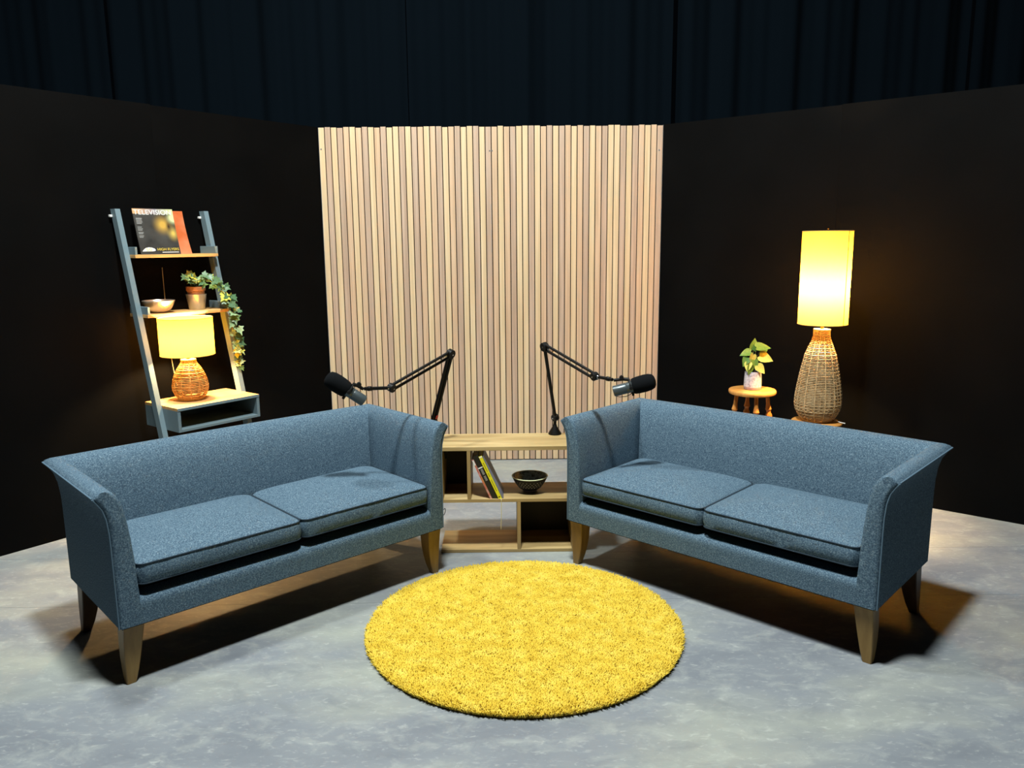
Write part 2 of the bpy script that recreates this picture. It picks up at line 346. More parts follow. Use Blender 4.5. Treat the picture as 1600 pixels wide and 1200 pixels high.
        G().loft(rings).obj('leg', M_leg if iy == 0 else M_legdark, root)
    return root, T
sofa_l, T_ = sofa((-1.3459, -3.1008), .7433, 'blue grey wool two seat sofa in front of the ladder shelf')
G().tube([(SW/2+.001, -SD/2+.0+.0, .332), (SW/2+.006, -SD/2-.001, .338), (SW/2+.011, -SD/2-.001, .335), (SW/2+.011, -SD/2, .322), (SW/2+.006, -SD/2+.001, .308), (SW/2+.001, -SD/2+.002, .304)], .0018, 6).obj('zip_loop', M_bkmatte, sofa_l)
sofa_r, _ = sofa((.3844, -1.9847), -.7636, 'blue grey wool two seat sofa in front of the tall rattan lamp and stool')

# ------------------------------------------------------------ low open shelf unit between the sofas
UY, UD, UH, ux0, ux1, bt = -1.82, .29, .582, -.272, .445, .019
un = thing('open_shelf_unit', 'low oak veneer shelf unit standing between the two sofas', 'shelf unit', ((ux0+ux1)/2, UY+UD/2, 0))
def ub(x0, x1, z0, z1, name, m, y0=0, y1=UD):
    mxx = (ux0+ux1)/2; return G().box(x0-mxx, x1-mxx, y0-UD/2, y1-UD/2, z0, z1, .0012).obj(name, m, un, False)
ub(ux0, ux1, UH-.021, UH, 'top_board', M_oak); ub(ux0, ux1, .280, .298, 'middle_board', M_oak); ub(ux0, ux1, 0.0005, .018, 'bottom_board', M_oak)
ub(ux0, ux0+bt, .298, UH-.021, 'side_board', M_oak_v); ub(ux1-bt, ux1, .018, .280, 'side_board', M_oak_v)
ub(-.126, -.107, .298, UH-.021, 'divider', M_oak_v); ub(.135, .154, .018, .280, 'divider', M_oak_v)
ub(ux0+bt, -.126, .298, UH-.021, 'back_panel', M_oakshade, UD-.012, UD-.002); ub(.154, ux1-bt, .018, .280, 'back_panel', M_oakshade, UD-.012, UD-.002)

# books leaning on the divider
LE = math.radians(24)
def book(xb, th_, h, dep, cover, label, y0, pages=True, marks=(), stripe=None):
    root = thing('book', label, 'book', (xb, y0, .2985), 0, 'books leaning in the low shelf unit')
    R_ = Matrix.Rotation(-LE, 4, 'Y')
    def put(g, n, m, p=root): return g.xform(R_).obj(n, m, p, False)
    ct = .0014
    put(G().box(-th_, -th_+ct, 0, dep, 0, h), 'cover_board', cover); put(G().box(-ct, 0, 0, dep, 0, h), 'cover_board', cover)
    sp = put(G().box(-th_+ct, -ct, 0, ct, 0, h), 'spine', cover)
    put(G().box(-th_+ct, -ct, ct, dep-.004, .003, h-.003), 'page_block', M_white)
    for a, b, f, m in marks: put(G().box(-th_*(.5+f/2), -th_*(.5-f/2), -.0004, .0002, a*h, b*h), 'spine_print', m, sp)
    return root, R_
M_pink = mat('pink_orange_paper', '#c07a6c', .6, noise=((10, 10, 14), 2, [(.35, '#d8b6b8'), (.5, '#b5584a'), (.65, '#c98a4a')]))
M_blkbook = mat('black_book_cloth', '#121212', .5); M_yelbook = mat('yellow_book_cover', '#e6dc1e', .45); M_blubook = mat('slate_blue_book_cover', '#6a6f86', .5); M_dark = mat('dark_print', '#4a4a18', .6)
dxb = 1/math.cos(LE); x = .004; YB = UY + .006
book(x, .010, .235, .15, M_pink, 'thin pink and white paperback, leftmost of the leaning books', YB, marks=((.86, .985, .8, M_white),))
x += .030*dxb; book(x, .0285, .262, .17, M_blkbook, 'thick black book with grey spine lettering between pink and yellow books', YB+.002,
    marks=((.72, .745, .95, M_white),) + tuple((.44+.028*k, .44+.028*k+.018, .42, M_lgrey) for k in range(4)) + tuple((.575+.026*k, .575+.026*k+.018, .42, M_lgrey) for k in range(5)))
x += .0175*dxb; yb, RB = book(x, .0165, .258, .17, M_yelbook, 'bright yellow book with a ribbon, leaning among the books', YB-.004, marks=((.965, .995, .9, M_white), (.05, .075, .5, M_dark)) + tuple((.2+.03*k, .2+.03*k+.02, .22, M_dark) for k in range(22) if k not in (9, 10, 14)))
G().tube([(-.006, -.0015, .004), (-.004, -.012, -.004), (-.004, -.0135, -.03), (-.0045, -.0135, -.08), (-.007, -.0135, -.15), (-.0075, -.0135, -.165)], .0016, 6).obj('ribbon_bookmark', mat('cream_ribbon', '#c9bd8a', .7), yb)
x += .0075*dxb; book(x, .0068, .255, .17, M_blubook, 'thin slate blue book, rightmost of the leaning books', YB+.004)

# patterned bowl on the middle board
bw = thing('patterned_bowl', 'black bowl with white dots and pale rim on the low shelf', 'bowl', (.207, -1.69, .2985))
def bowl_r(z): return .036 + .062*(max(z-.012, 0)/.076)**.52
bp_ = [(.034, 0), (.038, .004), (.037, .012)] + [(bowl_r(z), z) for z in (.016, .022, .03, .04, .052, .064, .076, .086)]
G().lathe(bp_, 56, cap=(True, False)).obj('bowl_body', M_bowlblk, bw)
G().lathe([(bowl_r(.086)-.001, .087)] + [(bowl_r(z)-.004, z) for z in (.084, .07, .055, .04, .03, .024)] + [(.02, .021), (.001, .02)], 56).obj('bowl_inside', M_bowlin, bw)
G().tube([((bowl_r(.086)-.0012)*math.cos(a), (bowl_r(.086)-.0012)*math.sin(a), .0868) for a in np.linspace(0, 2*PI, 57)[:-1]], .0028, 6, True).obj('rim', M_bowlrim, bw)
G().lathe([(.0345, 0), (.0388, .003), (.0382, .011)], 48).obj('foot_ring', M_bowlbase, bw)
g = G()
for r_, z in enumerate((.066, .056, .046, .036)):
    for k in range(28):
        a = 2*PI*(k + .5*(r_ % 2))/28; rr = bowl_r(z) + .0004; c_ = Vector((rr*math.cos(a), rr*math.sin(a), z)); nn = Vector((math.cos(a), math.sin(a), -.45)).normalized()
        u = Vector((-math.sin(a), math.cos(a), 0)); v_ = nn.cross(u); sz = .0019
        g.add([c_ + nn*.0006] + [c_ + u*sz*math.cos(q) + v_*sz*math.sin(q) for q in (0, 1.05, 2.1, 3.14, 4.19, 5.24)], [(0, 1+i, 1+(i+1) % 6) for i in range(6)])
g.obj('dot_pattern', mat('white_glaze_dots', '#c9cbdc', .4), bw, kind='stuff')

# ------------------------------------------------------------ microphones on boom arms
def rod(name, p, q, r, m, par, n=10): return G().tube([p, q], r, n).obj(name, m, par)
def bar(a, b, w_, t_, side):
    """flat bar from a to b, w_ across 'side', t_ thick"""
    a, b = Vector(a), Vector(b); d = (b-a).normalized(); s_ = (side - d*side.dot(d)).normalized(); n_ = d.cross(s_)
    return G().loft([[p + s_*w_*x + n_*t_*y for x, y in ((-.5, -.5), (.5, -.5), (.5, .5), (-.5, .5))] for p in (a, b)])
def disc(c, ax, r, h, m, name, par, n=20):
    c, ax = Vector(c), Vector(ax).normalized(); return G().tube([c-ax*h/2, c-ax*h*.42, c+ax*h*.42, c+ax*h/2], [r*.9, r, r, r*.9], n).obj(name, m, par)
def boom(basep, bj, el, j2, mount, label, red, clamp=False):
    root = thing('microphone_arm', label, 'microphone stand', basep, 0, 'boom arms clamped on the shelf unit')
    L = lambda p: Vector(p) - Vector(basep); bj, el, j2, mount = L(bj), L(el), L(j2), L(mount)
    if not clamp: G().lathe([(.034, 0), (.036, .003), (.036, .007), (.012, .046), (.011, .055)], 28, cap=(True, True)).obj('cone_base', M_bk, root)
    else:                                                       # screw clamp gripping the end of the shelf unit's top board
        ed = ux0 - basep[0]
        for z0, z1, x1 in ((.0005, .009, .014), (-.062, -.052, .036)): G().box(-.016, ed+x1, -.018, .018, z0, z1, .002).obj('clamp_jaw', M_bk, root, False)
        G().box(-.016, ed-.003, -.018, .018, -.06, .008, .002).obj('clamp_spine', M_bk, root, False)
        G().tube([(ed+.026, 0, -.095), (ed+.026, 0, -.024), (ed+.026, 0, -.0225)], [.005, .005, .012], 12).obj('clamp_screw', M_bk, root)
        G().lathe([(.014, .008), (.012, .03), (.010, .055)], 20, cap=(True, True)).obj('socket', M_bk, root)
    rod('post', (0, 0, .05), bj - Vector((0, 0, .012)), .0085, M_bk, root)
    pn = (el-bj).cross(j2-el).normalized(); 
    if pn.y > 0: pn = -pn
    # hinge brackets
    for c_, r_, nm in ((bj, .020, 'base_hinge'), (el, .0245, 'elbow_hinge'), (j2, .021, 'wrist_hinge')):
        h = disc(c_, pn, r_, .03, M_bk, nm, root)
        G().tube([c_ + pn*.014, c_ + pn*.0185], [.0045, .004], 12).obj('bolt', M_chrome, h)
    d1 = (el-bj).normalized(); s1 = d1.cross(pn)
    for k in (-1, 1): rod('lower_bar', bj + pn*.0042*k + s1*.0062*k, el + pn*.0042*k + s1*.0062*k, .0092, M_bk, root)
    d2 = (j2-el).normalized(); s2 = d2.cross(pn)
    for k in (-1, 1): rod('upper_bar', el + s2*.0150*k + d2*.008, j2 + s2*.0150*k - d2*.004, .0075, M_bk, root)
    for k in (-1, 1):                                           # springs inside the lower arm
        pts = [el + s2*.002*k - s2*.0 + d2*(.03 + .0035*i) + (pn*math.cos(i*1.9) + s2*math.sin(i*1.9))*.0035 for i in range(14)]
        G().tube(pts, .001, 5).obj('spring', M_chrome, root)
    disc(j2 + (mount-j2).normalized()*.018, (mount-j2), .009, .02, M_chrome, 'swivel', root)
    rod('extension', j2 + (mount-j2).normalized()*.02, mount, .0085, M_bk, root)
    disc(mount - (mount-j2).normalized()*.028, (mount-j2), .0115, .02, M_bk, 'thread_collar', root)
    if red:
        c_ = bj + d1*.050; bar(c_ - d1*.010 + pn*.016, c_ + d1*.010 + pn*.016, .015, .002, s1).obj('red_label', M_red, root)
    return root
def microphone(rear, tip, mount, label, mark):
    rear, tip, mount = Vector(rear), Vector(tip), Vector(mount); ax = (tip-rear).normalized(); Lh = .208; c0 = (rear+tip)/2
    root = thing('broadcast_microphone', label, 'microphone', c0, 0, 'broadcast microphones on boom arms')
    L = lambda f: ax*(f-.5)*Lh
    def rev(prof, n, m, name, cap=(True, True), par=root):
        q = ax.to_track_quat('Z', 'Y').to_matrix().to_4x4(); g = G().lathe(prof, n, cap=cap); return g.xform(q).obj(name, m, par)
    z = lambda f: (f-.5)*Lh
    b = rev([(.024, z(0)), (.0262, z(.008)), (.0265, z(.02)), (.0265, z(.30)), (.0250, z(.315)), (.0265, z(.33)), (.0275, z(.42)), (.030, z(.47)), (.030, z(.52))], 28, M_mic, 'body')
    rev([(.022, z(-.004)), (.022, z(.004))], 24, M_bkmatte, 'end_plate')
    rev([(.026, z(.45)), (.036, z(.455)), (.0395, z(.50)), (.0415, z(.60)), (.0425, z(.74)), (.0405, z(.86)), (.034, z(.95)), (.022, z(.99)), (.004, z(1.005))], 32, M_foam, 'foam_windscreen')
    up_ = (Vector((0, 0, 1)) - ax*ax.z).normalized(); sd = ax.cross(up_)
    # yoke: a bracket round the body, knobs at both ends, threaded mount at the top
    pts = [L(.42) + (sd*math.cos(a) + up_*math.sin(a))*(.037 if .3 < a < 2.84 else .035) for a in np.linspace(-.1, PI+.1, 15)]
    yk = G().tube(pts, .0042, 6).obj('yoke', M_bkmatte, root)
    for k in (-1, 1): disc(L(.42) + sd*.036*k, sd, .009, .016, M_bkmatte, 'yoke_knob', yk)
    disc(L(.42) - up_*.034, up_, .0065, .022, M_bkmatte, 'bracket_lug', root)
    top = L(.42) + up_*.037; mt = mount - c0
    G().tube([top, top*.6 + mt*.4 + up_*.004, mt], [.009, .0085, .0075], 12).obj('mount_socket', M_bkmatte, root)
    disc(top + (mt-top)*.45 + up_*.012, sd, .0105, .024, M_bkmatte, 'lock_knob', root)
    # cable tail looping from the body
    if mark: G().tube([L(.27) + (sd*math.cos(a) + up_*math.sin(a))*-.0268 * 1 + ax*.006*math.sin(a*2) for a in np.linspace(1.3, 2.9, 9)][::1], .0011, 5).obj('white_mark', M_white, b)
    else: G().tube([L(.40) - up_*.028, L(.36) - up_*.036, L(.25) - up_*.040, L(.1) - up_*.034, L(.04) - up_*.027], .0016, 6).obj('cable', M_bkmatte, root)
boom((.351, -1.56, UH), (.353, -1.56, .676), (.292, -1.62, 1.078), (.526, -1.93, .968), (.603, -2.02, .966), 'black boom arm with cone base beside the right sofa arm', False)
microphone((.601, -2.04, .910), (.809, -2.07, .970), (.609, -2.026, .964), 'grey microphone with black foam cover hanging over the right sofa', False)
boom((-.303, -1.69, UH), (-.311, -1.69, .676), (-.202, -1.76, 1.065), (-.471, -2.05, .943), (-.579, -2.17, .962), 'black boom arm with red label behind the left sofa arm', True, True)
microphone((-.584, -2.19, .909), (-.739, -2.23, 1.030), (-.585, -2.178, .962), 'grey microphone with black foam cover hanging over the left sofa', True)

# ------------------------------------------------------------ ladder shelf leaning on the left flat
lb = (1.225, .25); ld = thing('ladder_shelf', 'blue grey ladder shelf with wooden shelves leaning on the left black wall', 'shelf', WL(lb[0], lb[1], 0), RL)
def LB(t0, t1, n0, n1, z0, z1, name, m, par=ld, bev=.0015): return G().box(t0-lb[0], t1-lb[0], n0-lb[1], n1-lb[1], z0, z1, bev).obj(name, m, par, False)
def nfront(z): return .053 + (1.838-z)*.2405
for t0 in (1.485, .935):
    rings = []
    for z in (.001, 1.838):
        nf = nfront(z); rings.append([(a-lb[0], b-lb[1], z) for a, b in ((t0, nf-.052), (t0+.03, nf-.052), (t0+.03, nf), (t0, nf))])
    G().loft(rings).obj('rail', M_frame, ld, False)
    tie = G().box(t0+.03-lb[0], t0+.045-lb[0], .003-lb[1], .022-lb[1], 1.792, 1.806, .003).obj('wall_tie', M_white, ld, False)
def tray(z, nf, name):
    b = LB(.965, 1.485, .055 if z < 1.4 else .004, nf, z, z+.018, name, M_shelfwood); n0 = .06 if z < 1.4 else .004
    for t0 in (.966, 1.471): LB(t0, t0+.013, n0, nf, z+.018, z+.062, 'shelf_lip', M_frame, b)
tray(1.562, .178, 'shelf'); tray(1.226, .256, 'shelf')
bx = LB(.952, 1.484, .13, .484, .712, .729, 'desk_top', M_shelfwood)
LB(1.466, 1.484, .13, .484, .590, .712, 'desk_side', M_frame); LB(.952, .970, .13, .484, .590, .712, 'desk_side', M_frame)
LB(.970, 1.466, .13, .484, .590, .606, 'desk_bottom', M_frame); LB(.970, 1.466, .13, .142, .606, .712, 'desk_back', M_frame)
LB(.952, 1.484, .4842, .4865, .712, .729, 'desk_front_edge', M_frame)
LB(.965, 1.485, .36, .40, .20, .222, 'cross_bar', M_frame)

# magazines standing on the top shelf
def magazine(t, n0, w_, h, lean, colr, label, bow=0.0):
    root = thing('magazine', label, 'magazine', WL(t, n0, 1.5805), RL, 'magazines on the ladder shelf')
    def P_(x, z, off): f = z/h; return (x + bow*(1-f)**2*(x < 0)*-1, -lean*f + .012*(f**2) + off, z*math.sqrt(max(0, 1-(lean/h)**2)))
    rows = []
    for off in (-.005, 0): rows.append([[P_(-w_/2 + w_*i/8, h*k/8, off) for i in range(9)] for k in range(9)])
    g = G(); g.loft(rows[1], False, (False, False)); g.loft(rows[0], False, (False, False))
    ring = lambda r: [r[0][i] for i in range(9)] + [r[k][8] for k in range(1, 9)] + [r[8][i] for i in range(7, -1, -1)] + [r[k][0] for k in range(7, 0, -1)]
    g.loft([ring(rows[0]), ring(rows[1])], True, (False, False)); g.obj('pages', colr, root); return root, P_
def cover_material():
    m = mat('printed_magazine_cover', '#3d3a36', .35, noise=((9, 9, 9), 3, [(.3, '#2f2d2b'), (.7, '#4c4a46')])); nt = m.node_tree; b = nt.nodes['Principled BSDF']; src = b.inputs['Base Color'].links[0].from_socket
    tc = nt.nodes.new('ShaderNodeTexCoord'); sp = nt.nodes.new('ShaderNodeSeparateXYZ'); nt.links.new(tc.outputs['Object'], sp.inputs[0])
    def blob(cx, cz, sx, sz, c, amt, src):
        mp = nt.nodes.new('ShaderNodeMapping'); mp.inputs['Location'].default_value = (-cx/sx, 0, -cz/sz); mp.inputs['Scale'].default_value = (1/sx, 0, 1/sz); nt.links.new(tc.outputs['Object'], mp.inputs[0])
        gr = nt.nodes.new('ShaderNodeTexGradient'); gr.gradient_type = 'QUADRATIC_SPHERE'; nt.links.new(mp.outputs[0], gr.inputs[0])
        mu = nt.nodes.new('ShaderNodeMath'); mu.operation = 'MULTIPLY'; mu.inputs[1].default_value = amt; nt.links.new(gr.outputs['Fac'], mu.inputs[0])
        mx = nt.nodes.new('ShaderNodeMix'); mx.data_type = 'RGBA'; nt.links.new(mu.outputs[0], mx.inputs[0]); nt.links.new(src, mx.inputs[6]); mx.inputs[7].default_value = lin(c); return mx.outputs[2]
    src = blob(-.045, .17, .075, .075, '#c9a04a', 1.6, src); src = blob(-.10, .12, .05, .06, '#d8b85a', 1.2, src); src = blob(-.08, .16, .025, .05, '#3a2c22', 1.2, src)
    src = blob(-.12, .21, .06, .05, '#d6dba0', 2.5, src)
    st = nt.nodes.new('ShaderNodeMath'); st.operation = 'GREATER_THAN'; st.inputs[1].default_value = .232; nt.links.new(sp.outputs['Z'], st.inputs[0])
    mr = nt.nodes.new('ShaderNodeMapRange'); mr.inputs[1].default_value = -.12; mr.inputs[2].default_value = .12; nt.links.new(sp.outputs['X'], mr.inputs[0])
    rp = nt.nodes.new('ShaderNodeValToRGB'); rp.color_ramp.elements.new(.5); 
    for el, (p, h) in zip(rp.color_ramp.elements, ((0, '#cfd39a'), (.45, '#8c8288'), (1, '#d8a878'))): el.position = p; el.color = lin(h)
    nt.links.new(mr.outputs[0], rp.inputs[0]); mx = nt.nodes.new('ShaderNodeMix'); mx.data_type = 'RGBA'; nt.links.new(st.outputs[0], mx.inputs[0]); nt.links.new(src, mx.inputs[6]); nt.links.new(rp.outputs[0], mx.inputs[7])
    nt.links.new(mx.outputs[2], b.inputs['Base Color']); return m
M_cover = cover_material(); M_gold = mat('yellow_print', '#e0c24a', .5); M_orange = mat('orange_magazine_paper', '#cf6f3c', .45, noise=((6, 6, 9), 3, [(.35, '#c9622f'), (.65, '#d88860')]))
mg, MP = magazine(1.302, .130, .243, .272, .075, M_cover, 'dark magazine with white TELEVISION title on the top ladder shelf')
mo, _ = magazine(1.222, .112, .225, .262, .070, M_orange, 'orange magazine standing behind the dark one on the ladder shelf', .012)
def cover_text(body, size, x, z, wid, m, name='lettering'):
    me = text_mesh(body, size, wid); hh = .272
    for v in me.vertices:
        p = MP(x - v.co.x, z + v.co.y, .0006 + v.co.z); v.co = p           # x runs right to left in the wall frame
    me.materials.clear(); me.materials.append(m); link(name, me, mg)
cover_text('TELEVISION', .041, .117, .237, .226, M_white, 'title_lettering'); cover_text('HIGH FLYERS', .022, .018, .022, .132, M_gold, 'headline_lettering')
g = G(); pts = [(.112, .018), (.100, .030), (.088, .038), (.070, .042), (.050, .040), (.036, .034), (.030, .026), (.034, .020), (.05, .018)]
g.add([MP(a, b, .0005) for a, b in pts], [tuple(range(len(pts)))]); g.obj('white_emblem', M_white, mg, False)
cover_text('50', .022, .088, .021, .036, M_gold, 'emblem_lettering')
for k, (zz, ln) in enumerate(((.212, .036), (.206, .034), (.198, .034), (.190, .036), (.182, .030), (.160, .026), (.150, .030), (.142, .026), (.128, .030), (.121, .026), (.108, .028), (.100, .024))):
    G().add([MP(.110, zz, .0005), MP(.110-ln, zz, .0005), MP(.110-ln, zz+.0042, .0005), MP(.110, zz+.0042, .0005)], [(0, 1, 2, 3)]).obj('small_print', M_lgrey, mg, False)
G().add([MP(a, b, .0005) for a, b in ((-.008, .010), (-.11, .010), (-.11, .0135), (-.008, .0135))], [(0, 1, 2, 3)]).obj('small_print', M_white, mg, False)

# pearl bowl on the middle ladder shelf
pb = thing('pearl_bowl', 'shiny cream bowl on the middle shelf of the ladder', 'bowl', WL(1.362, .158, 1.2445))
def br(z): return .034 + .056*(z/.070)**.45
G().lathe([(.03, 0), (.036, .0005)] + [(br(z), z) for z in (.003, .01, .02, .035, .05, .065, .07)] + [(br(.07)-.002, .0715)] + [(br(z)-.004, z) for z in (.068, .05, .03, .015, .008)] + [(.02, .006), (.001, .0055)], 56, cap=(True, False)).obj('bowl_body', M_bowlwhite, pb)
for k in range(5):
    a = -0.6 - RL*0 + .0; z = .03+.0075*k; r = br(z)+.0003; aa = [3.75+.05*i for i in range(6)]
    G().add([(r*math.cos(q), r*math.sin(q), z) for q in aa] + [(r*math.cos(q), r*math.sin(q), z+.003) for q in aa], [(i, i+1, i+7, i+6) for i in range(5)]).obj('stripe_mark', M_bowlbase, pb)

# ------------------------------------------------------------ lamps
def wicker_lamp(name, label, loc, prof, zn, shade_r, shade_z0, shade_z1, nribs, spacing, m, m_rib, power, bulb_z, seam=None, rz=0):
    root = thing(name, label, 'lamp', loc, rz, None); zs = [p[1] for p in prof]; rs = [p[0] for p in prof]; R = lambda z: float(np.interp(z, zs, rs))
    g = G(); k = 0; z = zs[0] + spacing/2
    while z < zs[-1]:
        n = nribs*4; r0 = R(z)
        g.tube([((r0 + .0016*math.cos(PI*4*i/4*1.0 + PI*k)*(1 if i % 2 == 0 else 0) )*math.cos(2*PI*i/n), (r0 + .0016*math.cos(PI*i + PI*k)*(1 if i % 2 == 0 else 0))*math.sin(2*PI*i/n), z) for i in range(n)], spacing*.31, 5, True)
        z += spacing; k += 1
    g.obj('wicker_weave', m, root, kind='stuff')
    for i in range(nribs):
        a = 2*PI*(i+.37)/nribs; G().tube([((r+.001)*math.cos(a), (r+.001)*math.sin(a), z) for r, z in prof], .0030 if zs[-1] > .4 else .0026, 6).obj('rib', m_rib, root)
    G().lathe([(rs[0]-.01, .0005), (rs[0]+.002, .002), (rs[0]+.001, .010), (rs[0]-.012, .010)], 32, cap=(True, True)).obj('base_ring', m_rib, root)
    G().lathe([(rs[-1]-.004, zn-.006), (rs[-1]+.004, zn-.004), (rs[-1]+.004, zn+.002), (rs[-1]-.004, zn+.004), (.010, zn+.004)], 32, cap=(True, True)).obj('neck_collar', m_rib, root)
    G().lathe([(.010, zn+.004), (.010, shade_z0+.02), (.013, shade_z0+.025), (.013, bulb_z-.06), (.009, bulb_z-.055)], 20, cap=(True, True)).obj('lamp_holder', M_brass, root)
    sh = G().lathe([(shade_r, shade_z0 + (shade_z1-shade_z0)*i/6) for i in range(7)], 72).obj('lamp_shade', M_shade, root)
    for z in (shade_z0+.0015, shade_z1-.0015):
        G().tube([(shade_r*math.cos(2*PI*i/72), shade_r*math.sin(2*PI*i/72), z) for i in range(72)], .0022, 6, True).obj('shade_ring', M_shade2, sh)
    for i in range(3):
        a = 2*PI*i/3 + .4; G().tube([(.012*math.cos(a), .012*math.sin(a), shade_z0+.03), ((shade_r-.002)*math.cos(a), (shade_r-.002)*math.sin(a), shade_z0+.004)], .0012, 5).obj('shade_spoke', M_brass, sh)
    if seam is not None:
        G().tube([((shade_r+.0008)*math.cos(seam), (shade_r+.0008)*math.sin(seam), z) for z in (shade_z0, shade_z1)], .0024, 5).obj('shade_seam', M_seam, sh)
    l = bpy.data.lights.new('bulb_light', 'POINT'); l.energy = power; l.color = (1.0, .62, .27); l.shadow_soft_size = .03
    lo = bpy.data.objects.new('bulb_light', l); col.objects.link(lo); lo.parent = root; lo.location = (0, 0, bulb_z); return root
M_shade2 = mat('cream_tape', '#cfa95a', .8); M_seam = mat('brown_shade_seam', '#8a5a1c', .8)
lz = .7295
lamp_s = wicker_lamp('rattan_table_lamp', 'small rattan gourd lamp with drum shade lit on the ladder shelf', WL(1.288, .30, lz),
    [(.066, .008), (.086, .032), (.097, .062), (.099, .088), (.093, .122), (.081, .156), (.066, .186), (.050, .210), (.041, .225), (.039, .240)], .240, .151, .268, .488, 12, .0095, M_rattan, M_rattan, 78.0, .365, rz=.2)
cs = Matrix.Rotation(-.2, 4, 'Z'); c0 = WL(1.288, .30, lz)
G().tube([cs @ (WL(*p) - c0) for p in ((1.247, .02, 1.50), (1.245, .018, 1.30), (1.244, .02, 1.12), (1.243, .03, .95), (1.243, .06, .80), (1.245, .11, .745), (1.252, .16, .732), (1.262, .22, .732), (1.272, .245, .7325))], .0018, 6).obj('power_cord', M_cord, lamp_s)
ST = .557
lampc = WR(1.322, .45, ST)
lamp_t = wicker_lamp('tall_rattan_lamp', 'tall rattan gourd lamp with long cylinder shade lit behind the right sofa', lampc,
    [(.085, .006), (.108, .035), (.127, .075), (.132, .110), (.129, .160), (.120, .225), (.110, .285), (.098, .345), (.086, .400), (.070, .440), (.052, .485), (.045, .510), (.044, .550)], .550, .139, .581, 1.121, 14, .0098, M_rattan2, M_rattan2, 230.0, .80, seam=-1.03)
G().tube([(.085, -.06, .012), (.11, -.085, .004), (.128, -.105, .003)], .0028, 6).obj('power_cord', M_white, lamp_t)
G().tube([(0, 0, .80+.33), (0, 0, 1.135)], .004, 8).obj('finial', M_brass, lamp_t)

# ------------------------------------------------------------ stools behind the right sofa
def stool(loc, R, H, label, turned, th=.03):
    root = thing('round_stool', label, 'stool', loc, .5, 'round wooden stools behind the right sofa')
    G().lathe([(R-.012, H-th), (R-.003, H-th+.004), (R, H-th+.012), (R, H-.008), (R-.004, H-.002), (R-.012, H)], 56, cap=(True, True)).obj('seat', M_pine, root)
    for k in range(4):
        a = PI/4 + k*PI/2 + .25; top = Vector((R*.66*math.cos(a), R*.66*math.sin(a), H-th+.001)); bot = Vector((R*1.12*math.cos(a), R*1.12*math.sin(a), .004))
        pr = [(0, .0125), (.10, .0125), (.14, .017), (.155, .0195), (.17, .0135), (.19, .0135), (.205, .020), (.23, .021), (.32, .0165), (.45, .0145), (.55, .018), (.57, .0135), (.60, .018), (.75, .0155), (.9, .0125), (1, .011)] if turned else [(0, .016), (.5, .018), (1, .012)]
        G().tube([top + (bot-top)*f for f, _ in pr], [r for _, r in pr], 14).obj('leg', M_pinel, root)
    for k in range(4):
        a = PI/4 + k*PI/2 + .25; b = a + PI/2; f = .72 + .05*(k % 2); rr = R*(.66+.46*f)
        G().tube([(rr*math.cos(a), rr*math.sin(a), (H-th)*(1-f)), (rr*math.cos(b), rr*math.sin(b), (H-th)*(1-f))], .009, 8).obj('stretcher', M_pinel, root)
SP = WR(.895, .40, 0)
stool(SP, .147, .694, 'round pine stool with turned legs under the small potted plant', True)
stool(Vector((lampc.x, lampc.y, 0)), .146, ST-.0005, 'low round wooden stool under the tall rattan lamp', False, .02)

# ------------------------------------------------------------ potted plants
def leaf_mesh(kind):
    if kind == 'ivy': half = [(0, -.06), (.22, -.26), (.34, -.10), (.62, .02), (.36, .22), (.40, .46), (.15, .48), (0, .90)]; cpt = (0, .15)
    else: half = [(0, 0), (.20, -.14), (.38, -.04), (.46, .18), (.40, .44), (.24, .74), (.10, .94), (0, 1.08)]; cpt = (0, .3)
    pts = half + [(-x, y) for x, y in reversed(half[1:-1])]; z = lambda x, y: .22*abs(x) - .16*y*y
    v = [(x, y, z(x, y)) for x, y in pts] + [(0, y, z(0, y) - .03) for y in (cpt[1], cpt[1]+.3)]; n = len(pts); h = len(half)-1; A, B = n, n+1; f = []
    for i in range(n):
        j = (i+1) % n; m = (pts[i][1]+pts[j][1])/2; f.append((i, j, B if m > cpt[1]+.22 else A))
    sw = [i for i in range(n) if (pts[i][1]+pts[(i+1) % n][1])/2 <= cpt[1]+.22 and (pts[(i+1) % n][1]+pts[(i+2) % n][1])/2 > cpt[1]+.22]
    for i in sw: f.append((i+1, B, A))
    sw = [i for i in range(n) if (pts[i][1]+pts[(i+1) % n][1])/2 > cpt[1]+.22 and (pts[(i+1) % n][1]+pts[(i+2) % n][1])/2 <= cpt[1]+.22]
    for i in sw: f.append((i+1, A, B))
    return v, f
def leaf_data(kind, m):
    v, f = leaf_mesh(kind); me = bpy.data.meshes.new('leaf'); me.from_pydata(v, [], f); me.materials.append(m); me.polygons.foreach_set('use_smooth', [True]*len(f)); me.update(); return me
IVY = [leaf_data('ivy', m) for m in M_leaf]; POTH = [leaf_data('heart', m) for m in M_poth]
def place_leaf(me, parent, pos, tip_dir, normal, size):
    y = Vector(tip_dir).normalized(); z = Vector(normal); z = (z - y*z.dot(y)).normalized(); x = y.cross(z)
    o = bpy.data.objects.new('leaf', me); col.objects.link(o); o.parent = parent
    m = Matrix((x, y, z)).transposed().to_4x4() @ Matrix.Scale(size, 4); m.translation = pos; o.matrix_local = m; return o
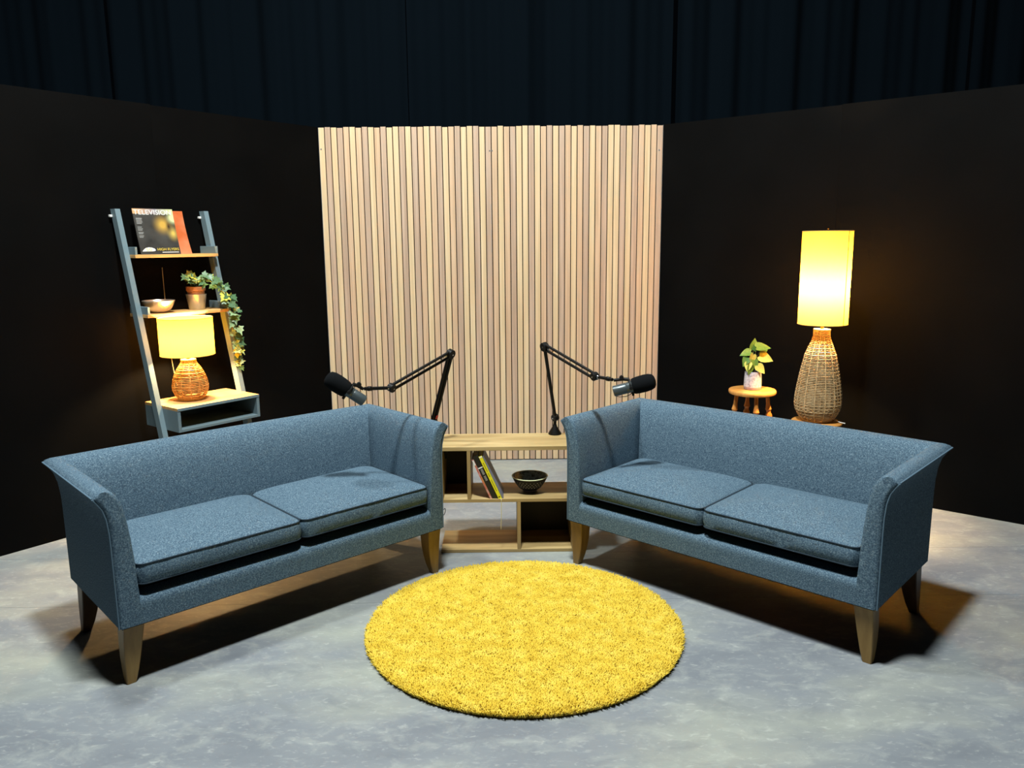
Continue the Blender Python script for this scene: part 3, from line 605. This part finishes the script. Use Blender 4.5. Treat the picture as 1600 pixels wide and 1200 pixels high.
# ivy in a nested pot on the middle ladder shelf; local frame = wall frame (x along the wall to the left, y into the room)
iv_t, iv_n = 1.108, .135; iv = thing('potted_ivy', 'trailing variegated ivy in a copper and zinc pot on the ladder shelf', 'potted plant', WL(iv_t, iv_n, 1.2445), RL)
G().lathe([(.044, 0), (.046, .002), (.0585, .086), (.060, .092), (.0565, .093), (.0555, .086), (.05, .06)], 40, cap=(True, False)).obj('outer_pot', M_zinc, iv)
G().lathe([(.040, .06), (.0495, .095), (.050, .112), (.0545, .113), (.056, .118), (.056, .138), (.052, .139), (.050, .130)], 40, cap=(True, False)).obj('inner_pot', M_copper, iv)
G().lathe([(.050, .128), (.03, .133), (.001, .135)], 24).obj('soil', M_soil, iv)
rv = random.Random(11)
def ivl(t, n, z): return Vector((t-iv_t, n-iv_n, z-1.2445))
trail = [ivl(1.10, .15, 1.385), ivl(1.07, .19, 1.425), ivl(1.03, .235, 1.40), ivl(1.005, .275, 1.335), ivl(.985, .292, 1.27), ivl(.978, .295, 1.18), ivl(.973, .292, 1.09), ivl(.968, .29, 1.01), ivl(.955, .288, .94), ivl(.948, .287, .875)]
G().tube(trail, [.0028]*6 + [.0022, .002, .0016, .0012], 6).obj('stem', M_stem, iv)
trail2 = [ivl(1.09, .14, 1.385), ivl(1.05, .20, 1.44), ivl(1.0, .25, 1.39), ivl(.968, .282, 1.30), ivl(.955, .288, 1.20), ivl(.948, .287, 1.10), ivl(.94, .286, 1.0)]
G().tube(trail2, [.0026]*4 + [.002, .0016, .0012], 6).obj('stem', M_stem, iv)
CAMDIR = Vector((.41*TL.x + -.91*TL.y, .41*NL.x + -.91*NL.y, .12)).normalized()
def along(path, f):
    s_ = f*(len(path)-1); i = min(int(s_), len(path)-2); return path[i].lerp(path[i+1], s_-i)
for k in range(34):
    f = .12 + .88*k/33; p = along(trail, f) + Vector((rv.uniform(-.028, .022)*(1.6 if f < .5 else 1), rv.uniform(-.004, .03), rv.uniform(-.012, .012)*(2.2 if f < .45 else 1))) * (1 - .45*max(0, f-.6)/.4)
    td = Vector((rv.uniform(-1, 1), rv.uniform(.0, .6), rv.uniform(-1.1, .2))); me = IVY[rv.choices((0, 1, 2), (5, 3, 2 if f < .4 or f > .85 else .4))[0]]
    place_leaf(me, iv, p, td, CAMDIR + Vector((rv.uniform(-.6, .6), rv.uniform(-.3, .3), rv.uniform(-.1, .8))), rv.uniform(.044, .064)*(1-.3*(f > .85)))
for k in range(16):
    f = .15 + .85*k/15; p = along(trail2, f) + Vector((rv.uniform(-.02, .02), rv.uniform(-.004, .02), rv.uniform(-.012, .012)))
    place_leaf(IVY[rv.choices((0, 1, 2), (6, 3, .6))[0]], iv, p, (rv.uniform(-1, 1), rv.uniform(0, .6), rv.uniform(-1.1, .2)), CAMDIR + Vector((rv.uniform(-.6, .6), rv.uniform(-.3, .3), rv.uniform(-.1, .8))), rv.uniform(.044, .060))
for k in range(24):
    a = rv.uniform(0, 2*PI); r = rv.uniform(.02, .062); p = Vector((r*math.cos(a), r*math.sin(a)*.8 + .01, rv.uniform(.142, .225) - .3*max(0, r-.045)))
    if p.x > .03 and p.z < .15: p.z += .02
    G().tube([Vector((p.x*.25, p.y*.25, .128)), Vector((p.x*.6, p.y*.6, p.z*.85)), p], .0011, 4).obj('stem', M_stem, iv)
    place_leaf(IVY[rv.choices((0, 1, 2), (3, 3, 3))[0]], iv, p, (math.cos(a), .4 + math.sin(a)*.6, rv.uniform(-.4, .5)), CAMDIR + Vector((0, 0, rv.uniform(.1, 1.0))), rv.uniform(.044, .060))
# pothos in a speckled pot on the stool
po = thing('potted_pothos', 'small yellow green leafy plant in a speckled pot on the stool', 'potted plant', (SP.x, SP.y, .6945), 0)
G().lathe([(.050, 0), (.0535, .003), (.0545, .012), (.0545, .018)], 40, cap=(True, False)).obj('clay_band', M_speckb, po)
G().lathe([(.0545, .018), (.0545, .03), (.0525, .08), (.0505, .112), (.049, .115), (.0465, .112), (.046, .09)], 40).obj('pot', M_speck, po)
G().lathe([(.0465, .098), (.001, .102)], 24).obj('soil', M_soil, po)
for (dx, dz, dy, sz, mi, td, nm) in (
    (.030, .215, -.02, .085, 1, (1, -.2, -.32), (-.15, -1, .6)), (.012, .158, -.045, .062, 1, (.65, -.3, -.75), (-.2, -1, .25)),
    (.012, .268, -.01, .085, 0, (.9, -.1, .06), (0, -.75, 1)), (-.02, .238, 0, .07, 0, (-.55, -.1, -.1), (-.2, -.8, .9)),
    (-.044, .205, -.02, .060, 0, (-.55, -.2, -.9), (-.4, -1, .3)), (-.040, .175, -.03, .055, 1, (-.25, -.3, -.9), (-.5, -1, .4)), (-.012, .225, -.025, .06, 1, (-.3, -.2, -.9), (.5, -.8, .4)),
    (-.03, .155, -.035, .055, 0, (-.2, -.3, -.9), (.3, -1, .2)), (.0, .25, .02, .07, 0, (.2, .1, .9), (.2, -1, .3)), (.04, .235, .015, .06, 0, (.8, .2, .2), (.2, -1, .5)), (-.005, .19, -.03, .05, 0, (.1, -.3, -.9), (0, -1, .3))):
    p = Vector((dx, dy, dz)); G().tube([Vector((dx*.15, dy*.15, .095)), Vector((dx*.4, dy*.4, .6*dz+.05)), p], [.0022, .002, .0014], 6).obj('stem', M_stem, po)
    place_leaf(POTH[mi], po, p, td, nm, sz)
